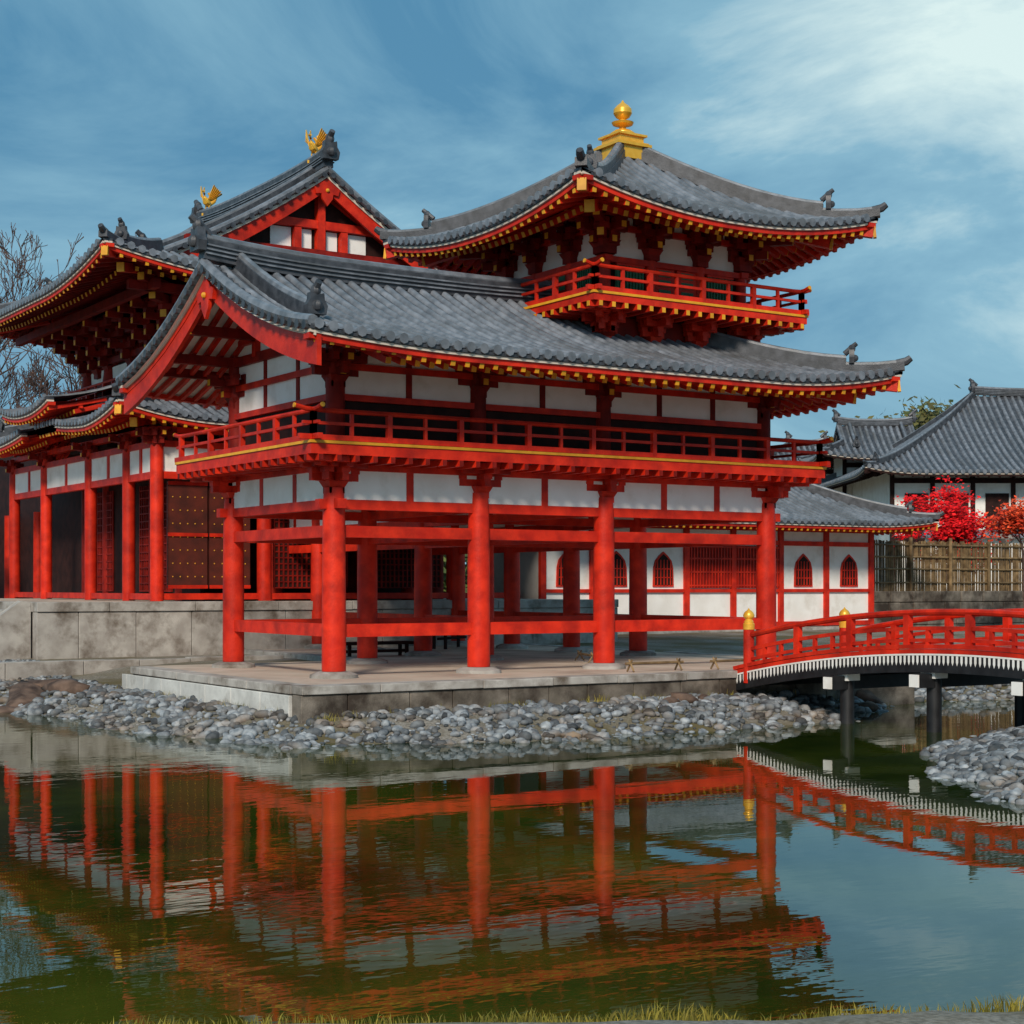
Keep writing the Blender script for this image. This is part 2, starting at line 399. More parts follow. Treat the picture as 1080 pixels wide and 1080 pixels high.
ux=[0.05,2.62,5.14,8.77]; uy=[.05,3.8]
for x in ux:
    for y in uy: DR.lathe(x,y,[(.15,3.4),(.15,4.9),(.13,5.2)],16)
def upper(p,q,nstr,e=0.):
    a=Vector((*p,0));b=Vector((*q,0));u=(b-a)
    for z0,z1,w,pt in((3.42,3.54,.16,R),(4.1,4.2,.2,R),(4.58,4.68,.16,R),(5.0,5.16,.2,DR)): pt.beam(a+Vector((0,0,(z0+z1)/2+e)),b+Vector((0,0,(z0+z1)/2+e)),w,z1-z0)
    W.beam(a+Vector((0,0,4.6+e)),b+Vector((0,0,4.6+e)),.05,.85)
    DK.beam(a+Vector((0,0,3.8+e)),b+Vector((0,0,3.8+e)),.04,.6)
    for k in range(1,nstr): c=a+u*k/nstr; DR.cb(c.x,c.y,4.2,5.05,.1)
upper((.05,.05),(8.77,.05),1); upper((.05,3.8),(5.14,3.8),1,.003); upper((.05,.05),(.05,3.8),3,.006); upper((8.77,.05),(8.77,13.3),8,.009); upper((5.14,3.8),(5.14,13.3),6,.012)
for x in(1.33,3.88,6.35,7.56): DR.cb(x,.05,4.2,5.05,.1); DR.cb(x,3.8,4.2,5.05,.1) if x<5 else None
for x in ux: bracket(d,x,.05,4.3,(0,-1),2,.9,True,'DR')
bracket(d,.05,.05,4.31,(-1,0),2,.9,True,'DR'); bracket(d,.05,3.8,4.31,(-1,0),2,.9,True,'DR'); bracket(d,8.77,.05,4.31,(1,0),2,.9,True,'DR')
DR.beam((-1.2,-.75,4.97),(9.7,-.75,4.97),.13,.16)
DR.beam((-1.2,4.6,4.97),(5,4.6,4.97),.13,.16)
prof,_=make_roof(d,-1.36,10.25,-2.0,5.85,'x',4.74,1.6,(None,INF),lift=.33,ov=2.0,gw=(.05,None),soff='W',rr=.064,sp=.225)
def gable_wall(x,y0,y1,zb,pr,t0,run,n=20,th=.05):
    poly=[(x,y0,zb)]
    for k in range(n+1):
        y=y0+(y1-y0)*k/n; dd=min(y-t0,2*run-(y-t0)); poly.append((x,y,pr(dd)-.16))
    poly.append((x,y1,zb)); W.prism(poly,(th,0,0))
gable_wall(.03,.05,3.8,5.0,prof,-2.0,3.925)
R.beam((.0,.35,5.42),(.0,3.5,5.42),.14,.15); R.cb(0,1.925,5.1,6.1,.16); R.cb(0,1.0,5.1,5.4,.14); R.cb(0,2.85,5.1,5.4,.14)
for y,z in((.05,5.1),(1.0,5.45),(1.925,5.95),(2.85,5.45),(3.8,5.1)): 
    DR.beam((-1.2,y,z),(.05,y,z),.15,.16); O.beam((-1.212,y,z),(-1.2,y,z),.14,.15)
R.beam((0,.75,5.5),(0,1.85,5.95),.1,.12); R.beam((0,3.1,5.5),(0,2.0,5.95),.1,.12)
make_roof(d,4.5,13.0,3.55,10.35,'y',4.74,1.35,(None,None),lift=.0,ov=1.6)
# ---- tower
cx,cy=6.98,1.92; b=1.55
DR.box(cx-b+.1,cx+b-.1,cy-b+.1,cy+b-.1,5.2,6.1)
for z in(5.52,):
    for k in(-1,-.33,.33,1):
        for (x,y,o) in((cx+k*b,cy-b,(0,-1)),(cx+k*b,cy+b,(0,1)),(cx-b,cy+k*b,(-1,0)),(cx+b,cy+k*b,(1,0))):
            bracket(d,x,y,z-.04,o,2,.8,pw=.3)
for o in((-1,-1),(1,-1),(-1,1),(1,1)): bracket(d,cx+o[0]*b,cy+o[1]*b,5.5,o,2,.85,par=False)
DK.box(cx-1.9,cx+1.9,cy-1.9,cy+1.9,5.96,6.03)
deck(d,cx-2.4,cx+2.4,cy-2.4,cy+2.4,6.02,6.18,'swen',.26)
railing(d,cx-2.33,cx+2.33,cy-2.33,cy+2.33,6.18,.43,'swen',1.15,.2)
for kx in(-1,-.36,.36,1):
    for ky in(-1,-.36,.36,1):
        if abs(kx)==1 or abs(ky)==1: R.lathe(cx+kx*b,cy+ky*b,[(.1,6.15),(.1,7.1)],12)
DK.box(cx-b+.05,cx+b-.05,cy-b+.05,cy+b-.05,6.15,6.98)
W.box(cx-b+.03,cx+b-.03,cy-b+.03,cy+b-.03,6.98,8.0)
for i,(p,q,n) in enumerate((((-1,-1),(1,-1),(0,-1)),((-1,1),(1,1),(0,1)),((-1,-1),(-1,1),(-1,0)),((1,-1),(1,1),(1,0)))):
    e=.003*i; P0=Vector((cx+p[0]*b,cy+p[1]*b,0)); P1=Vector((cx+q[0]*b,cy+q[1]*b,0)); u=(P1-P0).normalized(); nn=Vector((*n,0))
    for z,w,h in((6.24,.15,.12),(6.93,.16,.1),(7.5,.12,.1)): R.beam(P0-u*.12+Vector((0,0,z+e)),P1+u*.12+Vector((0,0,z+e)),w,h)
    for a0,a1 in((.07,.27),(.73,.93)):
        A=P0+(P1-P0)*a0+nn*.01;B=P0+(P1-P0)*a1+nn*.01; d['V'].beam(A+Vector((0,0,6.62)),B+Vector((0,0,6.62)),.02,.5)
        for k in range(9):
            c=A+(B-A)*(k+.5)/9+nn*.02; d['V'].cb(c.x,c.y,6.38,6.86,.03)
        R.beam(A+Vector((0,0,6.4)),B+Vector((0,0,6.4)),.09,.06); R.beam(A+Vector((0,0,6.86)),B+Vector((0,0,6.86)),.09,.04)
    for a0,a1 in((.345,.49),(.51,.655)):
        A=P0+(P1-P0)*a0;B=P0+(P1-P0)*a1; R.beam(A+Vector((0,0,6.58)),B+Vector((0,0,6.58)),.06,.6)
        C_=A+(B-A)*.2+nn*.035; D_=A+(B-A)*.8+nn*.035
        for k in range(3): z=6.4+.17*k; d['V'].beam(C_+Vector((0,0,z+.05)),D_+Vector((0,0,z+.05)),.012,.11)
    for k in(0,.32,.68,1.):
        c=P0+(P1-P0)*k; bracket(d,c.x,c.y,6.99+e,n,3,.95,key='DR',pw=.26)
for o in((-1,-1),(1,-1),(-1,1),(1,1)): bracket(d,cx+o[0]*b,cy+o[1]*b,7.01,o,3,1.15,par=False,key='DR')
for o,(x0,x1,y0,y1) in enumerate(((-1,1,-1,-1),(-1,1,1,1),(-1,-1,-1,1),(1,1,-1,1))):
    k=b+.8; DR.beam((cx+x0*k-(.2 if y0==y1 else 0),cy+y0*k-(.2 if x0==x1 else 0),7.76+.003*o),(cx+x1*k+(.2 if y0==y1 else 0),cy+y1*k+(.2 if x0==x1 else 0),7.76+.003*o),.12,.14)
make_roof(d,cx-3.3,cx+3.3,cy-3.3,cy+3.3,'x',7.50,1.85,(INF,INF),lift=.42,ov=1.9,LL=3.2,raft=.22,rr=.064,sp=.225)
G=d['G']
G.cb(cx,cy,9.17,9.40,.66); G.cb(cx,cy,9.40,9.45,.78); G.cb(cx,cy,9.45,9.48,.7); G.cb(cx,cy,9.48,9.60,.56); G.cb(cx,cy,9.60,9.64,.66)
G.lathe(cx,cy,[(.24,9.64),(.23,9.70),(.16,9.75),(.07,9.78),(.06,9.82),(.19,9.86),(.21,9.90),(.08,9.93),(.06,9.96),(.13,10.0),(.175,10.07),(.17,10.15),(.11,10.22),(.04,10.27),(.01,10.32)],20)
finish(d)

# =================================================================== STONE TERRACE
def stone_platform(root,rects,z0,z1,matT,matS,kerb=.12,L=1.15):
    top=Part('paving',matT,root); blk=Part('facing_stones',matS,root,smooth=0); kb=Part('kerb_stones',M_KERB,root,smooth=0)
    k=0
    for (x0,x1,y0,y1,sides) in rects:
        top.box(x0+.32,x1-.32,y0+.32,y1-.32,z0,z1-.012-.003*k); k+=1
        for ax,lo,hi,c,sg,sd in(('x',x0,x1,y0,1,'s'),('x',x0,x1,y1,-1,'n'),('y',y0+.36,y1-.36,x0,1,'w'),('y',y0+.36,y1-.36,x1,-1,'e')):
            if sd not in sides:
                a,b=c,c+sg*.34
                if ax=='x': top.box(lo+.3,hi-.3,min(a,b),max(a,b),z0,z1-.016)
                else: top.box(min(a,b),max(a,b),lo-.04,hi+.04,z0,z1-.02)
                continue
            p=lo
            while p<hi-.01:
                l=min(L*1.3*random.uniform(.8,1.25),hi-p); 
                if hi-p-l<.4: l=hi-p
                a,b=c,c+sg*.36; j=random.uniform(-.004,.004)
                if ax=='x': kb.box(p+.004,p+l-.004,min(a,b),max(a,b),z1-kerb+j,z1+j)
                else: kb.box(min(a,b),max(a,b),p+.004,p+l-.004,z1-kerb+j,z1+j)
                p+=l
            p=lo
            while p<hi-.01:
                l=min(L*random.uniform(.6,1.0),hi-p)
                if hi-p-l<.3: l=hi-p
                a,b=c+sg*.035,c+sg*.33; j=random.uniform(0,.008)*sg
                if ax=='x': blk.box(p+.006,p+l-.006,min(a+j,b),max(a+j,b),z0,z1-kerb-.006)
                else: blk.box(min(a+j,b),max(a+j,b),p+.006,p+l-.006,z0,z1-kerb-.006)
                p+=l
    top.done(); blk.done(.012); kb.done(.012)
rt=make_root('stone_terrace')
stone_platform(rt,[(-1.5,10.6,-2.0,5.2,'swe'),(3.2,10.6,5.2,11.2,'we')],-1.0,-.16,M_PAVE,M_STONE)
pf=Part('pale_facing_stones',M_STONEW,rt,smooth=0); p=-1.64
while p<5.1:
    l=min(random.uniform(.8,1.1),5.18-p); pf.box(-1.53,-1.47,p+.006,p+l-.006,-1.0,-.3); p+=l
pf.done(.008)
rp=make_root('stone_podium')
stone_platform(rp,[(-1.3,13.6,10.9,24.5,'sw')],-.5,.90,M_PAVE,M_KERB,.2,1.4)
st=Part('steps',M_KERB,rp,smooth=0)
for i in range(6): st.box(-1.32-.24*(i+1),-1.325-.24*i,11.6,14.2,-.5,.9-.17*(i+1))
st.prism([(-2.95,11.3,-.5),(-1.32,11.3,-.5),(-1.32,11.3,.9),(-1.5,11.3,.93),(-2.95,11.3,-.12)],(0,.28,0))
st.done(.01)
rk=make_root('stone_kerb'); kp=Part('kerb_stones',M_KERB,rk,smooth=0)
p=-9.
while p<3: 
    l=random.uniform(.9,1.5); kp.box(p+.005,p+l-.005,8.3,8.65,-.6,-.2+random.uniform(-.01,.01)); p+=l
kp.done(.012)

# =================================================================== MAIN HALL
root=make_root('temple_main_hall'); d=parts(root); R,W,DR,DK,O,G=d['R'],d['W'],d['DR'],d['D'],d['O'],d['G']
hx0,hx1,hy0,hy1=3.1,9.9,13.9,20.7
mcol=[12.3,14.1,16.8,20.4,23.3]
for y in mcol: R.lathe(1.8,y,[(.15,.9),(.15,4.3),(.13,4.6)],16)
for x in(4.4,7.0,9.5,11.2): R.lathe(x,12.3,[(.17,.9),(.17,4.3),(.15,4.6)],16)
for i,(p,q) in enumerate((((1.8,12.3),(1.8,23.3)),((1.8,12.3),(11.2,12.3)))):
    e=.003*i
    for z,h,w in((1.0,.14,.12),(3.72,.16,.14),(4.42,.14,.16),(4.74,.12,.18)): R.beam((*p,z+e),(*q,z+e),w,h)
    W.beam((*p,4.1+e),(*q,4.1+e),.05,.6)
for y in(13.2,15.4,18.6,21.8): R.cb(1.8,y,3.75,4.4,.12)
for x in(3.1,5.7,8.2): R.cb(x,12.3,3.75,4.4,.12)
for y in mcol: bracket(d,1.8,y,4.25,(-1,0),2,.8,key='DR')
bracket(d,1.8,12.3,4.26,(0,-1),2,.8,key='DR')
DK.box(2.95,3.05,12.6,24.2,.9,5.6)
def lattice(x0,x1,y,z0,z1,n):
    DK.box(x0,x1,y,y+.03,z0,z1)
    for k in range(n+1): x=x0+(x1-x0)*k/n; DR.box(x-.018,x+.018,y-.035,y-.003,z0,z1)
    k=z0
    while k<z1: DR.box(x0,x1,y-.03,y-.006,k-.015,k+.015); k+=.14
for y0_,y1_ in((14.3,16.4),(18.4,20.2)):
    n=14
    for k in range(n+1): y=y0_+(y1_-y0_)*k/n; DR.box(2.9,2.94,y-.02,y+.02,1.1,3.7)
    for k in range(14): DR.box(2.895,2.935,y0_,y1_,1.1+.19*k,1.13+.19*k)
DK.box(3.05,12.5,22.8,22.9,.9,5.4)
DK.box(3.2,8,24.25,40,-.3,6.4)
for y in range(25,40,3): R.lathe(3.0,y,[(.18,-.3),(.17,3.4)],12); R.lathe(1.0,y,[(.18,-.3),(.17,3.4)],12)
R.box(.9,1.1,25,39.5,3.4,3.6); W.box(.95,1.05,25,39.5,2.9,3.38)
# studded plank doors (dark, gold studs) beside lattice
M_DOOR=mat('dark_door_planks',(.05,.010,.006),(.10,.016,.008),3,.6,.1,30,island=.2)
DO=Part('studded_doors',M_DOOR,root)
for x0,x1 in((2.1,3.05),(3.1,4.1)):
    DO.box(x0,x1,12.42,12.48,1.2,3.6)
    for k in range(7):
        for j in range(5): G.ball((x0+.12+(x1-x0-.24)*j/4,12.415,1.45+k*.3),.017,.017,.017,6,4)
    for z in(1.22,2.4,3.56): R.box(x0,x1,12.39,12.42,z-.04,z+.04)
DO.done()
for x0 in(4.7,7.3): lattice(x0,x0+1.9,12.42,1.2,3.6,16)
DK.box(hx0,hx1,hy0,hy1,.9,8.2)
for x in(hx0,5.4,7.6,hx1):
    for y in(hy0,hy1): DR.lathe(x,y,[(.24,.9),(.24,6.6),(.2,6.9)],18)
for y in(15.6,19.0): DR.lathe(hx0,y,[(.24,.9),(.24,6.6),(.2,6.9)],18)
for i,(p,q) in enumerate((((hx0,hy0),(hx0,hy1)),((hx0,hy0),(hx1,hy0)),((hx1,hy0),(hx1,hy1)))):
    for z,h in((5.9,.2),(6.5,.22),(7.1,.16),(7.6,.16)): DR.beam((*p,z+.003*i),(*q,z+.003*i),.28,h)
    W.beam((*p,6.8+.003*i),(*q,6.8+.003*i),.1,.3)
for y in(hy0,14.75,15.6,17.3,19.0,19.85,hy1): bracket(d,hx0,y,6.75,(-1,0),4,1.15,key='DR')
for x in(hx0,4.25,5.4,6.5,7.6,8.7,hx1): bracket(d,x,hy0,6.76,(0,-1),4,1.15,key='DR')
bracket(d,hx0,hy0,6.77,(-1,-1),4,1.5,par=False,key='DR'); bracket(d,hx1,hy0,6.77,(1,-1),4,1.5,par=False,key='DR')
DR.beam((1.7,12.0,7.95),(1.7,22.6,7.95),.16,.2); DR.beam((1.2,12.5,7.95),(11.4,12.5,7.95),.16,.2)
pr,_=make_roof(d,11.2,23.4,.2,12.8,'y',8.1,3.25,(2.0,2.0),lift=.55,ov=2.9,a=.6,LL=4.5,raft=.28,rr=.072,orn=1.2,rh=.42,rk='DR')
for yg,sg in((13.75,1),(20.85,-1)):
    poly=[(2.6,yg,8.75)]+[(2.6+7.8*k/20,yg,pr(min(2.6+7.8*k/20-.2,12.8-2.6-7.8*k/20))-.16) for k in range(21)]+[(10.4,yg,8.75)]
    DK.prism(poly,(0,sg*.05,0))
    DR.beam((3.0,yg-sg*.12,9.35),(10.0,yg-sg*.12,9.35),.18,.26); R.cb(6.5,yg-sg*.1,9.4,11.1,.2)
    R.beam((4.6,yg-sg*.1,10.1),(8.4,yg-sg*.1,10.1),.16,.2)
    y0_,y1_=sorted((yg-sg*.03,yg-sg*.01))
    for a,b_ in((5.2,5.75),(6.0,6.3),(6.7,7.0),(7.25,7.8)): W.box(a,b_,y0_,y1_,9.5,9.98)
    for x in(4.5,5.87,7.13,8.5): R.cb(x,yg-sg*.1,9.4,9.98,.18)
    R.beam((4.2,yg-sg*.08,9.6),(6.4,yg-sg*.08,10.95),.12,.16); R.beam((8.8,yg-sg*.08,9.6),(6.6,yg-sg*.08,10.95),.12,.16)
make_roof(d,11.5,15.9,.6,12.4,'y',4.95,2.6,(INF,None),lift=.38,maxlen=2.5,ov=1.5,a=.75,LL=2.6)
make_roof(d,18.7,23.1,.6,12.4,'y',4.95,2.6,(None,INF),lift=.38,maxlen=2.5,ov=1.5,a=.75,LL=2.6)
make_roof(d,15.4,19.2,.25,12.75,'y',5.45,2.6,(None,None),lift=.5,maxlen=2.8,ov=1.5,a=.75,LL=1.8)
DK.box(1.9,3.1,15.9,18.7,4.6,5.6)
railing(d,2.75,10.2,13.4,21.2,6.05,.45,'sw')
R.box(2.7,3.1,13.35,21.2,5.95,6.04); R.box(3.1,10.2,13.35,13.9,5.953,6.043)
finish(d)
def phoenix(name,x,y,z,s=1.):
    r=make_root(name,(x,y,z),math.radians(215)); r.scale=(s,s,s)
    g=Part('body',M_GOLD,r)
    g.cb(0,0,-.05,.02,.22)
    for a in(-.05,.05): g.tube([(0,a,0),(.02,a,.12),(-.02,a,.25)],[.014,.014,.03],6)
    g.tube([(-.16,0,.27),(-.06,0,.28),(.06,0,.33),(.13,0,.42),(.14,0,.52),(.17,0,.58),(.22,0,.58)],[.03,.09,.1,.055,.035,.045,.02],10)
    g.tube([(.21,0,.585),(.28,0,.565)],[.02,.003],6)
    g.prism([(.14,-.006,.61),(.19,-.006,.62),(.16,-.006,.70),(.12,-.006,.67)],(0,.012,0))
    g.done()
    w=Part('wings',M_GOLD,r)
    for sg in(-1,1):
        for k in range(6):
            t=k/5; a0=Vector((.06-.03*k,sg*.07,.36)); tip=Vector((-.02-.17*t,sg*(.2+.12*t),.78-.2*t))
            w.prism([a0,a0+Vector((.05,0,-.01)),tip+Vector((.03,0,-.02)),tip,tip+Vector((-.03,0,-.04))],(0,sg*.012,0))
    w.done()
    t_=Part('tail_feathers',M_GOLD,r)
    for k in range(-2,3):
        ps=[(-.14,k*.015,.28),(-.26,k*.03,.38),(-.33,k*.05,.55),(-.34+.02*abs(k),k*.075,.72-.04*abs(k)),(-.42,k*.09,.8-.05*abs(k))]
        t_.tube(ps,[.03,.035,.03,.03,.006],6)
    t_.done()
phoenix('golden_phoenix_statue',6.5,14.0,11.75,1.05); phoenix('golden_phoenix_statue.001',6.5,20.8,11.75,1.05)

# =================================================================== WHITE GALLERY BUILDING
root=make_root('white_walled_gallery'); d=parts(root); R,W,DR,DK,S=d['R'],d['W'],d['DR'],d['D'],d['S']
X0,X1,Y0,Y1=13.9,26.6,14.8,18.6; zb=.0
W.box(X0,X1,Y0+.06,Y1,zb,3.2); S.box(X0-.3,X1+.5,Y0-.5,Y1+.5,-.5,zb-.02)
px=[X0,15.6,17.3,19.0,20.8,22.7,24.6,26.55]
for x in px: R.box(x-.09,x+.09,Y0-.03,Y0+.1,zb,3.15)
for z,h in((.08,.14),(2.55,.14),(3.0,.18),(1.1,.1)): R.box(X0,X1,Y0-.01,Y0+.08,z-h/2,z+h/2)
for y in(Y0+1.9,Y1): R.box(X1-.05,X1+.03,y-.09,y+.09,zb,3.15)
def kato(x,z):
    pts=[(-.38,0),(.38,0),(.36,.55),(.3,.75),(.16,.9),(0,1.02),(-.16,.9),(-.3,.75),(-.36,.55)]
    R.prism([(x+a,Y0+.02,z+b) for a,b in pts],(0,.05,0))
    DK.prism([(x+a*.84,Y0+.01,z+.05+b*.88) for a,b in pts],(0,.02,0))
    for k in range(5): R.box(x-.24+k*.12-.015,x-.24+k*.12+.015,Y0-.005,Y0+.012,z+.05,z+.78)
    for zz in(.25,.5): R.box(x-.3,x+.3,Y0-.007,Y0+.01,z+zz,z+zz+.03)
for x in(14.75,18.15,23.65,25.6,16.45): kato(x,1.22)
for a,b_ in((19.1,20.7),(20.9,22.6)):
    DR.box(a,b_,Y0+.0,Y0+.07,1.18,2.45)
    n=14
    for k in range(n): x=a+(k+.5)*(b_-a)/n; R.box(x-.02,x+.02,Y0-.025,Y0+.0,1.18,2.45)
    for z in(1.25,1.65,2.05,2.4): R.box(a,b_,Y0-.028,Y0-.003,z-.025,z+.025)
make_roof(d,X0-.5,X1+1.4,Y0-1.5,Y1+1.5,'x',3.15,1.4,(None,INF),lift=.2,ov=1.4,sp=.27,soff='C',rr=.07)
finish(d)

# =================================================================== DISTANT BUILDINGS (right)
yaw=math.radians(-33)
def W2(lat,dep): return (-11.32+.5446*dep+.8387*lat,-22.46+.8387*dep-.5446*lat)
def far_hall(name,loc,w,dp,zb,ze,H,ends,rz=yaw):
    root=make_root(name,loc,rz); d=parts(root)
    d['W'].box(1.6,w-1.6,1.6,dp-1.6,zb,ze+.3)
    k=1.6
    while k<w-1.5:
        d['D'].box(k-.1,k+.1,1.5,1.62,zb,ze+.2); k+=1.9
    for z in(zb+.2,(zb+ze)/2,ze-.3): d['D'].box(1.5,w-1.5,1.52,1.6,z-.12,z+.12)
    k=2.2
    while k<w-3: d['D'].box(k,k+1.1,1.55,1.605,(zb+ze)/2-.9,ze-.9); k+=1.9
    d['R']=d['D']; d['O']=d['D']
    make_roof(d,0,w,0,dp,'x',ze,H,ends,lift=.3,ov=1.8,sp=.34,rr=.09,soff='D',raft=.5,LL=3,gw=(1.5 if ends[0] is None else None,None),orn=1.2)
    seen=set()
    for p_ in d.values():
        if id(p_) not in seen: seen.add(id(p_)); p_.done()
far_hall('distant_temple_hall',(*W2(16.3,75),0),26,14,.5,6.5,4.3,(INF,INF))
rg=make_root('white_garden_wall',(*W2(18.6,73),0),yaw); gwp=Part('plaster',M_WHITE,rg); gwp.box(0,20,0,.2,.5,3.4); gwp.done()
gwp=Part('tile_coping',M_TILE,rg); gwp.prism([(-.1,-.4,3.4),(-.1,.6,3.4),(-.1,.1,3.75)],(20.2,0,0)); gwp.done()
gwp=Part('dark_rail',M_DARK,rg); gwp.box(0,20,-.03,-.003,2.3,2.5); gwp.done()
far_hall('gabled_temple_house',(*W2(15.9,84),0),7.0,6,.5,7.9,1.9,(1.5,1.5))
far_hall('distant_tiled_house',(*W2(13.2,92),0),8,6,.5,8.1,1.3,(INF,INF))
rl=make_root('stone_lantern',(*W2(17.3,57),.6)); sl_=Part('lantern_body',M_KERB,rl)
sl_.lathe(0,0,[(.35,0),(.35,.2),(.15,.3),(.14,2.1),(.32,2.3),(.32,2.4),(.22,2.42),(.22,2.75),(.46,2.85),(.12,3.15),(.06,3.2),(.14,3.3),(.02,3.45)],8); sl_.done()

root=make_root('bamboo_fence'); bf=Part('bamboo_canes',M_BAMB,root)
x=27.2
while x<44:
    j=random.uniform(-.02,.02); bf.tube([(x,15.6+j,1.05),(x+random.uniform(-.02,.02),15.6+j,2.72+random.uniform(-.04,.04))],.026,5); x+=.062
for z in(1.35,1.8,2.2,2.6):
    for yy in(15.55,15.65): bf.tube([(27.1,yy,z),(44,yy,z)],.035,6)
x=27.2
while x<44: bf.tube([(x,15.52,.9),(x,15.52,2.85)],.06,8); x+=1.9
bf.done()
root=make_root('stone_retaining_wall'); sw=Part('stones',M_STONE,root,smooth=0)
for r_ in range(4):
    x=26.9-random.random()*.3
    while x<46:
        l=random.uniform(.5,1.1); sw.box(x+.01,x+l-.01,15.0+random.uniform(-.02,.02),16.2,-.4+r_*.37,-.4+(r_+1)*.37-.012); x+=l
sw.done(.03)

# =================================================================== BRIDGE
root=make_root('arched_bridge'); d=parts(root); R,G,W=d['R'],d['G'],d['W']
bk=Part('black_girders',M_BLACK,root); 
def bz(s): return -.16+.5*(1-((s-6.8)/4.9)**2)
bx0,bx1=6.45,8.65; NS=40
ss=[1.9+9.8*k/NS for k in range(NS+1)]
for k in range(NS):
    a,b_=ss[k],ss[k+1]
    R.beam(((bx0+bx1)/2,-a,bz(a)-.03),((bx0+bx1)/2,-b_,bz(b_)-.03),bx1-bx0+.1,.06)
    for x in(bx0,bx1):
        bk.beam((x,-a,bz(a)-.2),(x,-b_,bz(b_)-.2),.1,.27)
        R.beam((x,-a,bz(a)+.04),(x,-b_,bz(b_)+.04),.12,.06)
        W.beam((x,-a,bz(a)-.075),(x,-b_,bz(b_)-.075),.115,.025)
    bk.beam(((bx0+bx1)/2,-a,bz(a)-.2),((bx0+bx1)/2,-b_,bz(b_)-.2),bx1-bx0-.3,.15)
nt=118
for k in range(nt):
    s=1.95+9.7*(k+.5)/nt
    for x,sg in((bx0,-1),(bx1,1)):
        xx=x+sg*.054; z=bz(s)-.09
        W.prism([(xx,-s-.019,z),(xx,-s+.019,z),(xx,-s+.019,z-.09),(xx,-s,z-.14),(xx,-s-.019,z-.09)],(-sg*.02,0,0))
for s in(4.32,6.07,7.9,9.6):
    for x in(bx0+.15,bx1-.15):
        bk.lathe(x,-s,[(.11,-2.),(.11,bz(s)-.3)],12)
        W.cb(x,-s,bz(s)-.42,bz(s)-.3,.27)
    bk.beam((bx0-.25,-s,bz(s)-.45),(bx1+.25,-s,bz(s)-.45),.17,.2); 
    for x in(bx0-.26,bx1+.26): W.cb(x,-s,bz(s)-.54,bz(s)-.36,.03,.17)
def giboshi(x,y,z,h):
    R.lathe(x,y,[(.09,z-.25),(.09,z+h*.68)],14)
    G.lathe(x,y,[(.096,z+h*.66),(.096,z+h*.76),(.08,z+h*.77),(.08,z+h*.8),(.06,z+h*.82),(.06,z+h*.84),(.09,z+h*.87),(.095,z+h*.91),(.07,z+h*.96),(.02,z+h),(.004,z+h*1.03)],14)
for x in(bx0+.02,bx1-.02):
    for s in(2.2,11.5): giboshi(x,-s,bz(s),.95)
    n=8; 
    for k in range(n+1):
        s=2.2+9.3*k/n
        if 0<k<n: R.cb(x,-s,bz(s)+.05,bz(s)+.5,.1)
        if k<n:
            for j in(1,2): s2=s+9.3/n*j/3; R.cb(x,-s2,bz(s2)+.06,bz(s2)+.3,.055)
    for k in range(NS):
        a,b_=max(ss[k],2.2),min(ss[k+1],11.5)
        if b_<=a: continue
        R.beam((x,-a,bz(a)+.3),(x,-b_,bz(b_)+.3),.06,.055); R.beam((x,-a,bz(a)+.13),(x,-b_,bz(b_)+.13),.06,.05)
        R.tube([(x,-a,bz(a)+.53),(x,-b_,bz(b_)+.53)],.048,8)
bk.done(); finish(d)

# =================================================================== GROUND / WATER
WP=np.array([(-60,30),(-14,16),(-7.3,10.3),(-3.6,6.35),(-3.1,2.5),(-3.0,.16),(-1.9,-3.0),(.18,-3.75),(3.0,-4.2),(5.8,-4.2),(7.6,-3.3),(10,-1.6),(13.8,-2.2),(18.6,-4.6),(40,-8),(60,-10),(60,-16),(25,-9.5),(16,-8),(10,-7.1),(7,-7.1),(5.86,-7.4),(4.0,-8.6),(2.3,-10.4),(1.7,-11.7),(2.2,-13.5),(4,-17),(2.8,-19.3),(-1.2,-19.0),(-4.5,-17.22),(-5.3,-16.9),(-6.2,-16.42),(-7.94,-15.42),(-9.64,-14.5),(-20.2,-9.2),(-60,12)],float)
def sdist(X,Y):
    D=np.full(X.shape,1e9); ins=np.zeros(X.shape,bool); n=len(WP)
    for i in range(n):
        a=WP[i]; b_=WP[(i+1)%n]; e=b_-a
        t=np.clip(((X-a[0])*e[0]+(Y-a[1])*e[1])/(e@e),0,1)
        D=np.minimum(D,np.hypot(X-a[0]-t*e[0],Y-a[1]-t*e[1]))
        c=((a[1]>Y)!=(b_[1]>Y))
        xi=(b_[0]-a[0])*(Y-a[1])/(b_[1]-a[1]+1e-12)+a[0]
        ins^=(c&(X<xi))
    return np.where(ins,-D,D)
def wob(X,Y): return .16*np.sin(X*2.1+1.3*np.sin(Y*1.7))+.12*np.sin(Y*2.7+X*.9)+.07*np.sin(X*5.3-Y*4.1)
def sm(t): t=np.clip(t,0,1); return t*t*(3-2*t)
def gz(X,Y):
    near=((X+11.32)*.5446+(Y+22.46)*.8387)<11
    sd=sdist(X,Y)+wob(X,Y)*np.where(near,.2,1)
    land=-.87+np.minimum(.27,.27*sd)+np.where(near,.03*sm(sd/1.5),.33*sm((sd-1.2)/4)+.16*sm((sd-7)/12))
    wat=-.87+np.maximum(-.9,.3*sd)
    z=np.where(sd>0,land,wat)+.012*np.sin(X*3.3)*np.sin(Y*2.9)
    return z,sd
def axis_coords(lo,hi,step,far):
    c=list(np.arange(lo,hi,step)); s=step; a=lo
    L=[]; 
    while a>-far: s*=1.35; a-=s; L.append(a)
    s=step; b_=c[-1]; Rr=[]
    while b_<far: s*=1.35; b_+=s; Rr.append(b_)
    return np.array(L[::-1]+c+Rr)
ax=axis_coords(-16,30,.2,900); ay=axis_coords(-24,18,.2,900)
